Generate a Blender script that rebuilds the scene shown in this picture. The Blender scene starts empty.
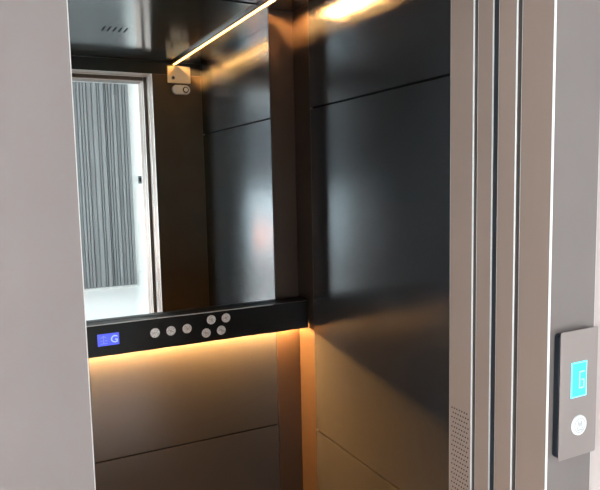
import bpy, bmesh, math, random
from mathutils import Vector, Matrix

# ------------------------------------------------------------------ camera
S = bpy.context.scene
col = S.collection
YAW, PITCH, ROLL, FPX = 0.466530653, 0.103088346, -0.021215233, 618.640536
CAM = Vector((0, -2.13, 1.48))
f = Vector((math.sin(YAW)*math.cos(PITCH), math.cos(YAW)*math.cos(PITCH), -math.sin(PITCH)))
ri = Vector((math.cos(YAW), -math.sin(YAW), 0)); up = ri.cross(f)
r2 = math.cos(ROLL)*ri + math.sin(ROLL)*up
u2 = -math.sin(ROLL)*ri + math.cos(ROLL)*up
cd = bpy.data.cameras.new('camera'); cam = bpy.data.objects.new('camera', cd); col.objects.link(cam)
m = Matrix.Identity(4)
for i in range(3):
    m[i][0] = r2[i]; m[i][1] = u2[i]; m[i][2] = -f[i]; m[i][3] = CAM[i]
cam.matrix_world = m
cd.sensor_fit = 'HORIZONTAL'; cd.sensor_width = 36; cd.lens = FPX/600*36; cd.clip_start = .02
S.camera = cam

# ------------------------------------------------------------------ world, light, exposure
W = bpy.data.worlds.new('world'); S.world = W; W.use_nodes = True
bg = W.node_tree.nodes['Background']; bg.inputs[0].default_value = (.80, .91, 1, 1); bg.inputs[1].default_value = 1.8
def area(name, loc, direction, sx, sy, power, colr):
    l = bpy.data.lights.new(name, 'AREA'); l.shape = 'RECTANGLE'; l.size = sx; l.size_y = sy; l.energy = power; l.color = colr
    o = bpy.data.objects.new(name, l); col.objects.link(o); o.location = loc
    o.rotation_euler = Vector(direction).to_track_quat('-Z', 'Z').to_euler()
    return o
area('daylight_back_window', (-1.9, -6.98, 1.45), (0, 1, 0), 3.0, 2.4, 140, (.86, .94, 1))
area('daylight_side_window', (-4.08, -4.1, 1.45), (1, 0, 0), 3.6, 2.4, 640, (.90, .95, 1))
S.view_settings.view_transform = 'Standard'; S.view_settings.look = 'None'
S.view_settings.gamma = 1; S.view_settings.use_curve_mapping = False
S.view_settings.exposure = 0.13
S.cycles.use_denoising = True
S.cycles.max_bounces = 10; S.cycles.glossy_bounces = 8; S.cycles.diffuse_bounces = 5
S.cycles.caustics_reflective = True
S.cycles.blur_glossy = .3
S.cycles.sample_clamp_indirect = 8

# ------------------------------------------------------------------ materials
def mat(name, base, metal=0, rough=.5, spec=.5, emit=None, es=0, noise=0, scale=6, stretch=(1, 1, 1), rnoise=0, coat=0, aniso=0):
    M = bpy.data.materials.new(name); M.use_nodes = True
    nt = M.node_tree; b = nt.nodes['Principled BSDF']
    b.inputs['Base Color'].default_value = (*base, 1); b.inputs['Metallic'].default_value = metal
    b.inputs['Roughness'].default_value = rough; b.inputs['Specular IOR Level'].default_value = spec
    b.inputs['Coat Weight'].default_value = coat; b.inputs['Coat Roughness'].default_value = .15
    if emit:
        b.inputs['Emission Color'].default_value = (*emit, 1); b.inputs['Emission Strength'].default_value = es
    if noise or rnoise:
        tc = nt.nodes.new('ShaderNodeTexCoord'); mp = nt.nodes.new('ShaderNodeMapping'); mp.inputs['Scale'].default_value = stretch
        nz = nt.nodes.new('ShaderNodeTexNoise'); nz.inputs['Scale'].default_value = scale; nz.inputs['Detail'].default_value = 4
        nt.links.new(tc.outputs['Object'], mp.inputs[0]); nt.links.new(mp.outputs[0], nz.inputs['Vector'])
        if noise:
            mr = nt.nodes.new('ShaderNodeMapRange'); mr.inputs[1].default_value = .3; mr.inputs[2].default_value = .7
            mr.inputs[3].default_value = 1-noise; mr.inputs[4].default_value = 1+noise
            mx = nt.nodes.new('ShaderNodeMix'); mx.data_type = 'RGBA'; mx.blend_type = 'MULTIPLY'; mx.inputs[0].default_value = 1
            mx.inputs[6].default_value = (*base, 1)
            nt.links.new(nz.outputs[0], mr.inputs[0]); nt.links.new(mr.outputs[0], mx.inputs[7]); nt.links.new(mx.outputs[2], b.inputs['Base Color'])
        if rnoise:
            mr = nt.nodes.new('ShaderNodeMapRange'); mr.inputs[1].default_value = .3; mr.inputs[2].default_value = .7
            mr.inputs[3].default_value = rough-rnoise; mr.inputs[4].default_value = rough+rnoise
            nt.links.new(nz.outputs[0], mr.inputs[0]); nt.links.new(mr.outputs[0], b.inputs['Roughness'])
    return M
PANEL = mat('dark_bronze_panel', (.084, .088, .096), .70, .225)
POST = mat('dark_bronze_post', (.060, .041, .030), .55, .42, noise=.08)
RETURN = mat('brown_bronze_return', (.085, .058, .036), .6, .40, noise=.1)
GAP = mat('black_gap', (.006, .006, .006), 0, .8, .1)
MIRROR = mat('mirror_glass', (.86, .93, .92), 1, .012)
BLACK = mat('black_glass_console', (.004, .005, .005), 0, .30, .25)
CEIL = mat('dark_gloss_ceiling', (.32, .34, .345), .95, .14, noise=.05)
STEEL = mat('bronze_stainless', (.255, .185, .15), .35, .42, noise=.02, scale=7)
PLATEF = mat('call_panel_steel', (.235, .195, .18), .35, .45, noise=.03)
EDGE = mat('polished_edge_highlight', (.60, .585, .57), .6, .35)  # paler than the jamb steel: bevel highlights put into the colour
STEELF = mat('bronze_stainless_face', (.158, .133, .124), .3, .5, noise=.04, scale=14, stretch=(1, 1, .5), rnoise=.03)
BUTTON = mat('brushed_button_steel', (.80, .78, .74), .7, .35, noise=.3, scale=260)
CHROME = mat('polished_rim', (.75, .73, .7), 1, .15)
LED = mat('warm_led_diffuser', (1, .8, .5), 0, .5, emit=(1, .47, .13), es=10)
LED2 = mat('warm_led_diffuser_low', (1, .8, .5), 0, .5, emit=(1, .47, .13), es=1500)
LED3 = mat('warm_led_lens', (1, .8, .5), 0, .5, emit=(1, .50, .16), es=4800)
ALU = mat('aluminium_profile', (.5, .48, .45), 1, .3)
PLATE = mat('satin_steel_plate', (.80, .66, .45), 1, .28)
WHITEP = mat('white_plastic', (.75, .74, .70), 0, .35)
LENS = mat('dark_lens', (.05, .04, .04), 0, .1)
SCREENB = mat('blue_lcd', (.05, .08, .5), 0, .3, emit=(.075, .105, .78), es=1.0)
GLYPHB = mat('pale_blue_glyph', (.4, .5, .9), 0, .3, emit=(.33, .46, 1), es=1.0)
GLYPHD = mat('faint_blue_glyph', (.2, .25, .8), 0, .3, emit=(.15, .19, .80), es=1.0)
SCREENC = mat('cyan_lcd', (.02, .6, .8), 0, .3, emit=(.012, .60, .86), es=1.0)
GLYPHC = mat('pale_cyan_glyph', (.3, .9, .95), 0, .3, emit=(.16, .84, .93), es=1.0)
BTNW = mat('white_button', (.50, .51, .51), 0, .3, emit=(.8, .85, .85), es=.1)
BTNG = mat('grey_glyph', (.33, .33, .33), 0, .4)
DARKPL = mat('dark_blue_plastic', (.006, .008, .011), 0, .5, .2)
WHITEW = mat('white_plaster', (.86, .87, .86), 0, .6)
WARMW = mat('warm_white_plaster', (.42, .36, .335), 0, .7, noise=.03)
FLOORH = mat('white_polished_floor', (.83, .84, .84), 0, .18)
FLOORC = mat('dark_vinyl_floor', (.05, .048, .045), 0, .45, noise=.3, scale=40)
SLAT = mat('grey_slat_paint', (.20, .21, .217), 0, .5)
SLATG = mat('slat_groove', (.085, .093, .105), 0, .6)
ORANGE = mat('orange_fabric', (.95, .25, .04), 0, .85, noise=.1, scale=30)
WOODL = mat('pale_wood', (.5, .33, .18), 0, .5, noise=.15, scale=20, stretch=(1, 1, .1))
FRAMEW = mat('window_frame_white', (.8, .8, .8), 0, .4)
SEALSHADE = mat('seal_gap_shade', (.035, .036, .04), 0, .6)  # shade of the door gap put into the colour, over assumed rubber
GROOVE = mat('groove_shade', (.10, .08, .07), .2, .6)  # steel beside the grooves, darkened for the shade there
HEADER = mat('dark_header_panel', (.03, .03, .03), .5, .4)
SWITCH = mat('dark_grey_switch', (.07, .08, .09), 0, .4)
def glass():
    M = bpy.data.materials.new('window_glass'); M.use_nodes = True; nt = M.node_tree; nt.nodes.clear()
    o = nt.nodes.new('ShaderNodeOutputMaterial'); mx = nt.nodes.new('ShaderNodeMixShader'); t = nt.nodes.new('ShaderNodeBsdfTransparent')
    t.inputs[0].default_value = (.95, .97, .97, 1)
    g = nt.nodes.new('ShaderNodeBsdfGlossy'); g.inputs['Roughness'].default_value = 0.02; mx.inputs[0].default_value = .06
    nt.links.new(t.outputs[0], mx.inputs[1]); nt.links.new(g.outputs[0], mx.inputs[2]); nt.links.new(mx.outputs[0], o.inputs[0]); return M
GLASS = glass()

# ------------------------------------------------------------------ helpers
def bm_box(bm, x0, x1, y0, y1, z0, z1, bevel=0, seg=2, mi=0):
    t = bmesh.new(); bmesh.ops.create_cube(t, size=1)
    for v in t.verts:
        v.co = Vector(((x0+x1)/2+v.co.x*abs(x1-x0), (y0+y1)/2+v.co.y*abs(y1-y0), (z0+z1)/2+v.co.z*abs(z1-z0)))
    if bevel:
        bmesh.ops.bevel(t, geom=t.edges[:], offset=bevel, segments=seg, profile=.5, affect='EDGES')
    for fc in t.faces: fc.material_index = mi
    me = bpy.data.meshes.new('tmp'); t.to_mesh(me); t.free(); bm.from_mesh(me); bpy.data.meshes.remove(me)
def bm_prism(bm, pts, axis, a, b, bevel=0, mi=0, seg=2):
    """closed outline pts in the two other axes, extruded along axis from a to b; bevel rounds every edge"""
    def P(p, h):
        return {'x': (h, p[0], p[1]), 'y': (p[0], h, p[1]), 'z': (p[0], p[1], h)}[axis]
    t = bmesh.new()
    A = [t.verts.new(P(p, a)) for p in pts]; B = [t.verts.new(P(p, b)) for p in pts]
    t.faces.new(A); t.faces.new(list(reversed(B))); n = len(pts)
    for i in range(n): t.faces.new((A[i], A[(i+1) % n], B[(i+1) % n], B[i]))
    bmesh.ops.recalc_face_normals(t, faces=t.faces[:])
    if bevel:
        es = [e for e in t.edges if e.calc_face_angle(0) > .6]
        bmesh.ops.bevel(t, geom=es, offset=bevel, segments=seg, profile=.5, affect='EDGES')
    for fc in t.faces: fc.material_index = mi
    me = bpy.data.meshes.new('tmp'); t.to_mesh(me); t.free(); bm.from_mesh(me); bpy.data.meshes.remove(me)
def circle(cx, cz, r, n=32, sx=1):
    return [(cx+r*sx*math.cos(i/n*2*math.pi), cz+r*math.sin(i/n*2*math.pi)) for i in range(n)]
def stadium(x0, x1, z0, z1, n=10):
    r = (z1-z0)/2; cz = (z0+z1)/2
    return [(x1-r+r*math.cos(a), cz+r*math.sin(a)) for a in [(-.5+i/n)*math.pi for i in range(n+1)]] + \
           [(x0+r+r*math.cos(a), cz+r*math.sin(a)) for a in [(.5+i/n)*math.pi for i in range(n+1)]]
def rrect(x0, x1, z0, z1, r, n=5):
    o = []
    for cx, cz, a0 in ((x1-r, z1-r, 0), (x0+r, z1-r, .5), (x0+r, z0+r, 1), (x1-r, z0+r, 1.5)):
        o += [(cx+r*math.cos((a0+.5*i/n)*math.pi), cz+r*math.sin((a0+.5*i/n)*math.pi)) for i in range(n+1)]
    return o
def obj(name, bm, mats, parent=None, label=None, cat=None, group=None, kind=None, smooth=False):
    me = bpy.data.meshes.new(name); bm.to_mesh(me); bm.free()
    for m_ in (mats if isinstance(mats, (list, tuple)) else [mats]): me.materials.append(m_)
    if smooth:
        for p in me.polygons: p.use_smooth = True
    o = bpy.data.objects.new(name, me); col.objects.link(o)
    if parent is not None:
        o.parent = parent; bpy.context.view_layer.update(); o.matrix_parent_inverse = parent.matrix_world.inverted()
    for k, v in (('label', label), ('category', cat), ('group', group), ('kind', kind)):
        if v: o[k] = v
    return o
def empty(name, loc, label=None, cat=None, group=None, kind=None):
    o = bpy.data.objects.new(name, None); o.empty_display_size = .02; col.objects.link(o); o.location = loc
    for k, v in (('label', label), ('category', cat), ('group', group), ('kind', kind)):
        if v: o[k] = v
    bpy.context.view_layer.update(); return o
def box(name, x0, x1, y0, y1, z0, z1, mt, parent=None, bevel=0, **k):
    b = bmesh.new(); bm_box(b, x0, x1, y0, y1, z0, z1, bevel); return obj(name, b, mt, parent, **k)

# ------------------------------------------------------------------ measured planes
XW, XL = 1.082, -.175          # inside faces of the lift's right and left walls
XJ, XK = .814, .075            # right and left reveal of the lift's own doorway
XC, XD = .800, .0885           # the same for the narrower landing frame
YB = .040                      # back wall; the mirror stands 4 cm proud of it at y = 0
YC, YF = -1.173, -1.4325        # inside face of the lift's front wall, landing face of the door frame
ZC, ZD, ZE = 2.120, 2.0535, 2.038     # lift ceiling, top of the doorway
ZB = 1.024                     # bottom of the mirror
ZT = 2.30
# ------------------------------------------------------------------ lift car shell
box('floor', XL-.02, XW+.02, -1.30, YB+.05, -.03, 0, FLOORC, kind='structure')
box('ceiling', XL-.02, XW+.02, -1.28, YB+.05, ZC, ZC+.03, CEIL, kind='structure')
# back wall: backing, corner post, lower panels behind and under the console
wb = box('wall_back', XL-.02, XW+.02, YB+.012, YB+.05, 0, ZC, GAP, kind='structure')
box('corner_post', .983, XW, YB, YB+.012, .001, ZC-.001, POST, wb, bevel=.0012)
for z0, z1 in ((.001, .5160), (.5210, ZC-.001)):
    box('wall_panel', XL, .981, YB, YB+.012, z0, z1, PANEL, wb, bevel=.0005)
# right wall
wr = box('wall_right', XW+.012, XW+.05, -1.28, YB+.012, 0, ZC, GAP, kind='structure')
box('corner_post', XW, XW+.012, -.087, YB-.0005, .001, ZC-.001, POST, wr, bevel=.0012)
for z0, z1 in ((.001, .5170), (.5265, 1.740), (1.7470, ZC-.001)):
    box('wall_panel', XW, XW+.012, YC+.001, -.0885, z0, z1, PANEL, wr, bevel=.0005)
# left wall
wl = box('wall_left', XL-.05, XL-.012, -1.28, YB+.012, 0, ZC, GAP, kind='structure')
for z0, z1 in ((.001, .5170), (.5265, 1.740), (1.7470, ZC-.001)):
    box('wall_panel', XL-.012, XL, YC+.001, YB-.001, z0, z1, PANEL, wl, bevel=.0012)
# front wall (car side) with its returns and header
b = bmesh.new()
bm_box(b, XJ, XW+.05, YC-.0655, YC, .001, ZC, .0022)
def edges(o):
    for p in o.data.polygons:
        if max(abs(c) for c in p.normal) < .97: p.material_index = 1  # bevels take the pale highlight colour
        elif p.normal.y < -.97: p.material_index = 2  # landing-side faces take the painted gap shade
    return o
edges(obj('wall_front', b, [STEEL, EDGE, GROOVE], kind='structure'))
wf = bpy.data.objects['wall_front']
box('return_panel', XJ+.003, XW-.001, YC, YC+.002, .002, ZD, RETURN, wf)
b = bmesh.new(); bm_box(b, XL-.05, XK, YC-.0655, YC, .001, ZC, .0022); edges(obj('front_return', b, [STEEL, EDGE, GROOVE], wf))
box('return_panel', XL+.001, XK-.003, YC, YC+.002, .002, ZD, RETURN, wf)
b = bmesh.new(); bm_box(b, XK, XJ, YC-.0655, YC, ZD, ZC, .0022); edges(obj('header', b, [STEEL, EDGE, GROOVE], wf))
box('header_panel', XL+.001, XW-.001, YC, YC+.002, ZD+.002, ZC-.001, HEADER, wf)
# grooves and gaps: dark backing set back from the reveal
box('wall_shaft', XJ+.012, XW+.05, -1.41, -1.24, 0, ZT, GAP, kind='structure')
box('shaft_side', XL-.05, XK-.012, -1.41, -1.24, 0, ZT, GAP, bpy.data.objects['wall_shaft'])
box('shaft_head', XL-.05, XW+.05, -1.41, -1.24, ZD+.012, ZT, GAP, bpy.data.objects['wall_shaft'])
# sliding door leaves parked in the jamb (their stile edges), and the frame
def portal(name, y0, y1, XJ, XK, ZD, mt, face_shade, bevel=.002):
    p = empty(name, (XJ, (y0+y1)/2, 0), kind='structure')
    edges(box('jamb', XJ, XJ+.03, y0, y1, .001, ZT-.01, [mt, EDGE, face_shade], p, bevel=bevel))
    edges(box('jamb', XK-.03, XK, y0, y1, .001, ZT-.01, [mt, EDGE, face_shade], p, bevel=bevel))
    box('head_rail', XK+.0005, XJ-.0005, y0, y1, ZD, ZD+.03, mt, p, bevel=bevel)
    return p
portal('door_1', -1.2875, -1.2475, XJ, XK, ZD, STEEL, SEALSHADE)
portal('door_2', -1.3560, -1.3133, XC, XD, ZE, STEEL, GROOVE)
tr = empty('trim_1', (XJ, YF, 0), kind='structure')
def lshape(xa, xb, s):
    """frame member: reveal leg plus landing face leg, seen from above"""
    if s > 0: return [(xa, YF), (xb, YF), (xb, YF+.014), (xa+.014, YF+.014), (xa+.014, -1.3644), (xa, -1.3644)]
    return [(xb, YF), (xb, -1.3644), (xb-.014, -1.3644), (xb-.014, YF+.014), (xa, YF+.014), (xa, YF)]
b = bmesh.new(); bm_prism(b, lshape(XC, .910, 1), 'z', .001, ZE+.11, .0028, seg=3); j = obj('frame_upright', b, [STEELF, STEEL, EDGE], tr)
b = bmesh.new(); bm_prism(b, lshape(-.0215, XD, -1), 'z', .001, ZE+.11, .0012, seg=2); j2 = obj('frame_upright', b, [STEELF, STEEL, EDGE], tr)
for o in (j, j2):
    for p in o.data.polygons:
        if abs(p.normal.x) > .97: p.material_index = 1
        elif abs(p.normal.y) < .97: p.material_index = 2  # frame edges take the pale highlight colour too
box('frame_head', XD+.001, XC-.001, YF, -1.3644, ZE, ZE+.11, STEELF, tr, bevel=.002)
# sills
box('floor_sill', XK, XJ, -1.413, -1.301, -.03, 0, ALU, kind='structure')

# ------------------------------------------------------------------ mirror
mb = b = bmesh.new(); bm_box(b, -.075, .9615, 0, YB-.001, ZB, ZC-.002, .0012, 2)
mo = obj('mirror', b, [MIRROR, GAP], label='large frameless wall mirror above the black console, reflecting the doorway', cat='mirror')

for p in mo.data.polygons:
    if p.normal.y > -.5: p.material_index = 1

# ------------------------------------------------------------------ control console
YS = -.045
con = empty('control_console', (.45, -.04, .925), 'long black control console with blue display and round steel buttons under the mirror', 'control panel')
b = bmesh.new(); bm_prism(b, [(YS, .915), (YS, ZB-.0005), (YB-.001, ZB-.0005), (YB-.001, .930), (YS+.006, .930), (YS+.006, .915)], 'x', XL+.002, XW-.003, .0012)
cb_ = obj('console_body', b, [BLACK, ALU], con)
for p in cb_.data.polygons:
    if p.normal.y < -.3 and p.normal.z > .3: p.material_index = 1  # front top bevel in pale metal, stands in for its highlight
box('edge_glint', XL+.004, .93, YS-.0006, YS+.002, ZB-.0032, ZB-.0008, EDGE, con, label='thin pale strip for the glint on the console edge')  # pale strip added for the mirror's glint along the edge
dsp = box('display', .2962, .3655, YS-.0012, YS+.001, .9505, .9907, SCREENB, con, bevel=.0004, label='lit blue display showing G')
def text_mesh(ch, size):
    cu = bpy.data.curves.new('t', 'FONT'); cu.body = ch; cu.size = size; cu.extrude = .0002; cu.offset = size*.012
    o = bpy.data.objects.new('t', cu); col.objects.link(o); bpy.context.view_layer.update()
    me = bpy.data.meshes.new_from_object(o.evaluated_get(bpy.context.evaluated_depsgraph_get()))
    bpy.data.objects.remove(o); bb = bmesh.new(); bb.from_mesh(me); bpy.data.meshes.remove(me); return bb
t = text_mesh('G', .034)
xs = [v.co.x for v in t.verts]; ys = [v.co.y for v in t.verts]; cx, cy = (min(xs)+max(xs))/2, (min(ys)+max(ys))/2
for v in t.verts: v.co = Vector((.3497+(v.co.x-cx), YS-.0016-v.co.z, .9707+(v.co.y-cy)))
obj('letter', t, GLYPHB, dsp, label='pale letter G')
b = bmesh.new()      # faint arrow-like mark left of the letter
def bar2(bm, p, q, w, y, d=.0004):
    p, q = Vector(p), Vector(q); n = (q-p).normalized(); s = Vector((-n.y, n.x))*w/2; n = n*w/2
    pts = [p-s-n, q-s+n, q+s+n, p+s-n]; bm_prism(bm, [tuple(v) for v in pts], 'y', y-d, y)
for p, q in (((.301, .987), (.309, .993)), ((.309, .993), (.317, .987)), ((.309, .993), (.309, .970)), ((.300, .968), (.320, .968)), ((.300, .977), (.304, .977)), ((.314, .977), (.320, .977))):
    bar2(b, (p[0]*1.0196, 1.48+(p[1]-1.48)*1.0196), (q[0]*1.0196, 1.48+(q[1]-1.48)*1.0196), .0022, YS-.0012)
obj('symbol', b, GLYPHD, dsp)
random.seed(4)
def button(x, z, r=.0166):
    b = bmesh.new(); bm_prism(b, circle(x, z, r), 'y', YS-.0035, YS+.001, .0012)
    o = obj('button', b, BUTTON, con)
    b = bmesh.new(); n = 32     # rim ring
    for i in range(n):
        a0, a1 = i/n*2*math.pi, (i+1)/n*2*math.pi
        q = [(x+rr*math.cos(a), z+rr*math.sin(a)) for rr, a in ((r, a0), (r+.0013, a0), (r+.0013, a1), (r, a1))]
        bm_prism(b, q, 'y', YS-.0012, YS+.0005)
    obj('button_rim', b, GAP, o)
    b = bmesh.new()             # engraved strokes
    for k in range(3):
        a = random.uniform(0, 3.14); c = random.uniform(-.004, .004)
        p = (x+c+.006*math.cos(a), z+c+.006*math.sin(a)); q = (x+c-.006*math.cos(a), z-c-.006*math.sin(a))
        bar2(b, p, q, .0012, YS-.0035, .0003)
    obj('engraving', b, BTNG, o)
for x, z in ((.4765, .9825), (.531, .9828), (.587, .983), (.675, 1.0035), (.7295, 1.0035), (.655, .9588), (.7105, .9615)):
    button(x*1.0196, 1.48+(z-1.48)*1.0196)

# ------------------------------------------------------------------ light strips
def led(name, pts_body, pts_dif, axis, a, b_, mt, label):
    e = empty(name, (0, 0, 0), label, 'light')
    b = bmesh.new(); bm_prism(b, pts_body, axis, a, b_); obj('profile', b, HEADER, e)
    b = bmesh.new(); bm_prism(b, pts_dif, axis, a, b_); obj('diffuser', b, mt, e); return e
# ceiling strip along the right side: section in (x,z)
LX = .933
ceil_led = led('ceiling_light_strip',
    [(LX-.013, ZC), (LX+.016, ZC), (LX+.016, ZC-.0112), (LX+.014, ZC-.0112), (LX+.014, ZC-.002), (LX-.0035, ZC-.002), (LX-.0035, ZC-.0110), (LX-.013, ZC-.0110)],
    [(LX-.0035, ZC-.002), (LX+.0005, ZC-.002), (LX+.0055, ZC-.0105), (LX+.0055, ZC-.0132), (LX-.0005, ZC-.0128), (LX-.0035, ZC-.0110)], 'y', YC+.003, -.003, LED,
    'thin warm LED strip glowing along the ceiling edge above the right wall')
b = bmesh.new(); bm_prism(b, [(LX+.0045, ZC-.0078), (LX+.0053, ZC-.0078), (LX+.0064, ZC-.0097), (LX+.0056, ZC-.0100)], 'y', YC+.006, -.006)
obj('side_lens', b, LED3, ceil_led)
b = bmesh.new(); bm_prism(b, [(LX+.0056, ZC-.0112), (LX+.0095, ZC-.0122), (LX+.0095, ZC-.0132), (LX+.0056, ZC-.0132)], 'y', YC+.003, -.003)
obj('lower_lip', b, HEADER, ceil_led)
# strip under the console: section in (y,z)
led('console_light_strip',
    [(.010, .9295), (.035, .9295), (.035, .9265), (.010, .9265)],
    [(.017, .9265), (.029, .9265), (.029, .9225), (.017, .9225)], 'x', XL+.02, XW-.012, LED2,
    'warm LED strip hidden under the black console, glowing down the back wall')

# ------------------------------------------------------------------ ceiling slots
v = empty('ceiling_vent', (.52, -.55, ZC), 'five short slanting dark slots in a perforated patch on the ceiling', 'vent')
b = bmesh.new()
for k in range(5):
    x = .474+.0225*k; bm_prism(b, [(x-.003, -.60), (x+.003, -.60), (x+.003, -.525), (x-.003, -.525)], 'z', ZC-.0006, ZC+.001)
obj('slots', b, GAP, v)
b = bmesh.new()
for i in range(13):
    for k in range(11):
        x = .455+i*.0115+(k % 2)*.005; y = -.68+k*.02
        if ((x-.52)/.075)**2+((y+.58)/.11)**2 < 1: bm_prism(b, circle(x, y, .0012, 6), 'z', ZC-.0004, ZC+.0006)
obj('perforations', b, GAP, v)

# ------------------------------------------------------------------ fittings on the front return
pl = empty('junction_plate', (.957, YC+.002, 2.06), 'square satin steel cover plate at the ceiling beside the light strip end', 'cover plate')
b = bmesh.new(); bm_prism(b, rrect(.895, 1.020, 2.012, 2.100, .004), 'y', YC+.002, YC+.014, .0015); obj('plate', b, PLATE, pl)
b = bmesh.new(); bm_prism(b, circle(.925, 2.038, .011), 'y', YC+.013, YC+.017, .001); k = obj('round_catch', b, ALU, pl)
b = bmesh.new(); bm_prism(b, circle(.925, 2.038, .0075), 'y', YC+.016, YC+.0175); obj('catch_hole', b, LENS, k)
ov = empty('oval_fitting', (.966, YC+.002, 1.977), 'small white oval fitting with round dark ringed lens below the steel plate', 'sensor')
b = bmesh.new(); bm_prism(b, stadium(.915, 1.014, 1.952, 2.002), 'y', YC+.002, YC+.022, .004, seg=3); obj('housing', b, WHITEP, ov)
b = bmesh.new(); bm_prism(b, circle(.988, 1.977, .0165), 'y', YC+.021, YC+.027, .002); r_ = obj('lens_ring', b, LENS, ov)
b = bmesh.new(); bm_prism(b, circle(.988, 1.977, .011), 'y', YC+.026, YC+.029, .002); obj('lens', b, WHITEP, r_)

# ------------------------------------------------------------------ speaker perforation on the door post
sp = empty('intercom_speaker', (XJ, -1.205, .72), 'patch of fine speaker holes low on the lift door post', 'speaker')
b = bmesh.new()
for r in range(60):
    z = 1.018-r*.0098
    for c in range(7):
        y = -1.183-c*.0072-(r % 2)*.0036
        if y < -1.2305: continue
        bm_prism(b, circle(y, z, .0017, 8), 'x', XJ-.0003, XJ+.001)
obj('speaker_holes', b, GAP, sp)

# ------------------------------------------------------------------ landing call panel
lop = empty('call_panel', (.872, YF, 1.002), 'slim bronze steel call panel with cyan display on the right door frame', 'call panel')
T = .0128
b = bmesh.new(); bm_prism(b, rrect(.8265, .914, 1.006, 1.219, .006), 'y', YF-T+.0015, YF, .0015); obj('back_box', b, DARKPL, lop)
b = bmesh.new(); bm_prism(b, rrect(.8285, .9185, 1.0015, 1.2225, .003), 'y', YF-T, YF-T+.0018, .0007); obj('face_plate', b, PLATEF, lop)
YP = YF-T
ds = box('display', .8540, .8915, YP-.0006, YP+.001, 1.1065, 1.1675, SCREENC, lop, bevel=.0003, label='lit cyan display showing G')
b = bmesh.new()
for p, q in (((.8845, 1.150), (.874, 1.150)), ((.874, 1.150), (.874, 1.122)), ((.874, 1.122), (.8845, 1.122)), ((.8845, 1.122), (.8845, 1.136)), ((.8845, 1.136), (.880, 1.136))):
    bar2(b, p, q, .0024, YP-.0006)
obj('letter', b, GLYPHC, ds, label='pale angular letter G')
b = bmesh.new()
for (p, q) in (((.8555, 1.108), (.8555, 1.166)), ((.8555, 1.166), (.890, 1.166)), ((.890, 1.108), (.890, 1.166)), ((.8555, 1.108), (.890, 1.108))): bar2(b, p, q, .0010, YP-.0006)
obj('display_border', b, GLYPHC, ds)
b = bmesh.new(); bm_prism(b, circle(.8745, 1.057, .0175), 'y', YP-.003, YP+.001, .001); bt = obj('call_button', b, BTNW, lop, label='white round call button')
b = bmesh.new()
n = 28
for i in range(n):
    a0, a1 = i/n*2*math.pi, (i+1)/n*2*math.pi
    bm_prism(b, [(.8745+rr*math.cos(a), 1.057+rr*math.sin(a)) for rr, a in ((.0118, a0), (.0130, a0), (.0130, a1), (.0118, a1))], 'y', YP-.0033, YP-.003)
for p, q in (((.8685, 1.051), (.8715, 1.064)), ((.8715, 1.064), (.8745, 1.055)), ((.8745, 1.055), (.8775, 1.064)), ((.8775, 1.064), (.8805, 1.051)), ((.869, 1.049), (.880, 1.049))):
    bar2(b, p, q, .0015, YP-.003, .0003)
obj('button_emblem', b, BTNG, bt)

lop.location = CAM+(lop.location-CAM)*.9828+Vector((0, YF-(CAM.y+(YF-CAM.y)*.9828), 0))
lop.scale = (.9828, .9828, .9828)

# ------------------------------------------------------------------ landing / hall behind the viewer
HX0, HX1, HY, HZ = -4.0, 3.2, -6.9, 2.9
YH = YF+.006      # landing wall round the lift
box('floor_landing', HX0-.1, HX1+.1, HY-.1, -1.4135, -.06, 0, FLOORH, kind='structure')
box('ceiling_landing', HX0-.1, HX1+.1, HY-.1, YH+.1, HZ, HZ+.1, WHITEW, kind='structure')
wh = box('wall_landing_front', .912, HX1+.1, YH, YH+.1, 0, HZ, WARMW, kind='structure')
box('wall_section', HX0-.1, -.0235, YH, YH+.1, 0, HZ, WARMW, wh)
box('wall_section', -.0235, .912, YH, YH+.1, ZE+.111, HZ, WARMW, wh)
box('wall_landing_right', HX1, HX1+.1, HY, YH, 0, HZ, WHITEW, kind='structure')
def wall_with_window(name, axis, pos, t, a0, a1, w0, w1, z0, z1, wname):
    parts = [(a0, w0, 0, HZ), (w1, a1, 0, HZ), (w0, w1, 0, z0), (w0, w1, z1, HZ)]
    b = bmesh.new()
    for p, q, za, zb in parts:
        if axis == 'y': bm_box(b, p, q, pos-t, pos, za, zb)
        else: bm_box(b, pos-t, pos, p, q, za, zb)
    obj(name, b, WHITEW, kind='structure')
    w = empty(wname, ((w0+w1)/2, pos, z0) if axis == 'y' else (pos, (w0+w1)/2, z0), kind='structure')
    b = bmesh.new(); fw = .05; n = 3
    ed = [(w0, w1, z0, z0+fw), (w0, w1, z1-fw, z1), (w0, w0+fw, z0+fw, z1-fw), (w1-fw, w1, z0+fw, z1-fw)]
    ed += [(w0+(w1-w0)*i/n-.02, w0+(w1-w0)*i/n+.02, z0+fw, z1-fw) for i in range(1, n)]
    for p, q, za, zb in ed:
        if axis == 'y': bm_box(b, p, q, pos-.07, pos-.02, za, zb)
        else: bm_box(b, pos-.07, pos-.02, p, q, za, zb)
    obj('window_frame', b, FRAMEW, w)
    if axis == 'y': box('pane', w0+fw, w1-fw, pos-.048, pos-.042, z0+fw, z1-fw, GLASS, w)
    else: box('pane', pos-.048, pos-.042, w0+fw, w1-fw, z0+fw, z1-fw, GLASS, w)
wall_with_window('wall_landing_back', 'y', HY, .1, HX0-.1, HX1, -3.4, -.4, .25, 2.65, 'window_1')
wall_with_window('wall_landing_left', 'x', HX0, .1, HY, YH, -5.9, -2.3, .25, 2.65, 'window_2')
box('baseboard_back', 1.90, HX1, HY, HY+.012, 0, .2, WHITEW, kind='structure')
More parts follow.
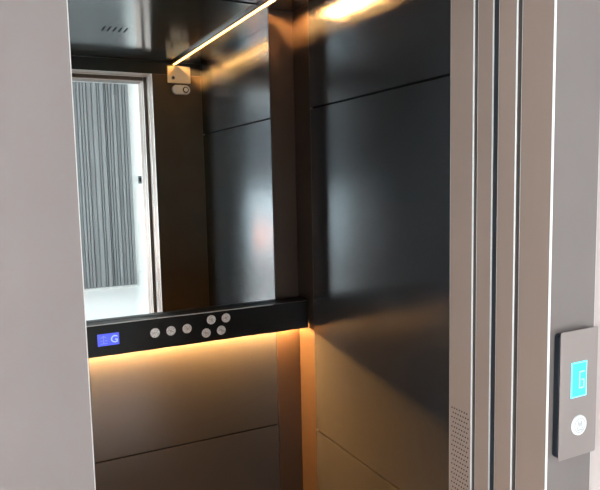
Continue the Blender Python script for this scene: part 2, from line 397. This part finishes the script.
# unseen blind added over the back window to dim the upper wall glow
bl = empty('added_blind', (-1.9, HY+.02, 1.35), 'unseen grey blind added over the top of the landing window to shape the glow', 'blind')
BLIND = mat('added_blind_grey', (.22, .24, .26), 0, .8)
box('blind_fabric', -3.38, -.42, HY+.018, HY+.021, 1.36, 2.62, BLIND, bl)
box('bottom_bar', -3.38, -.42, HY+.012, HY+.027, 1.33, 1.36, FRAMEW, bl, bevel=.004)
b = bmesh.new(); bm_prism(b, circle(HY+.045, 2.645, .035, 20), 'x', -3.39, -.41); obj('roller_tube', b, FRAMEW, bl)
# grey slatted wall panel seen in the mirror
sl = bmesh.new(); YS2 = HY+.02
xs = [.62, .66, .73, .77, .83, .88, .92, .98, 1.02, 1.09, 1.13, 1.18, 1.222, 1.265, 1.304, 1.375, 1.443, 1.476, 1.537, 1.565, 1.597, 1.637, 1.69, 1.74, 1.785, 1.826, 1.875]
bm_box(sl, xs[0], xs[-1], HY, YS2+.005, .04, 2.88, mi=1)
for i in range(len(xs)-1):
    a, c = xs[i]+.006, xs[i+1]-.006; d = (.020, .034, .012, .028)[i % 4]
    bm_box(sl, a, c, YS2, YS2+d, .04, 2.88, .003, 1)
obj('slatted_panel', sl, [SLAT, SLATG], label='tall grey slatted wall panel across the landing, seen in the mirror', cat='wall panel')
# dark switch on the white wall
sw = empty('wall_switch', (1.99, HY, 1.54), 'small dark switch on the white wall beside the slatted panel', 'switch')
b = bmesh.new(); bm_box(b, 1.965, 2.015, HY, HY+.012, 1.49, 1.60, .004); obj('plate', b, SWITCH, sw)
b = bmesh.new(); bm_box(b, 1.98, 2.00, HY+.010, HY+.017, 1.52, 1.57, .003); obj('rocker', b, GAP, sw)
# added lamp, its real source unknown: makes the orange blur in the lift wall
LXX, LYY = -.98, -5.9
lp = empty('added_lamp', (LXX, LYY, 0), 'added low lamp with a glowing orange shade, stand-in for the orange blur in the mirror', 'lamp')
SHADE = mat('added_orange_glow', (.9, .3, .1), 0, .7, emit=(1, .2, .04), es=16)
def lathe(name, prof, mt):
    b = bmesh.new(); n = 32; rings = [[b.verts.new((LXX+r*math.cos(i/n*6.28319), LYY+r*math.sin(i/n*6.28319), z)) for i in range(n)] for r, z in prof]
    for A, B in zip(rings, rings[1:]):
        for i in range(n): b.faces.new((A[i], A[(i+1) % n], B[(i+1) % n], B[i]))
    bmesh.ops.recalc_face_normals(b, faces=b.faces[:]); return obj(name, b, mt, lp, smooth=True)
lathe('base', [(.001, 0), (.13, 0), (.13, .012), (.03, .025), (.001, .025)], SWITCH)
lathe('pole', [(.012, .02), (.012, .66)], SWITCH)
lathe('glow_shade', [(.20, .60), (.13, .90), (.125, .90), (.195, .60), (.20, .60)], SHADE)
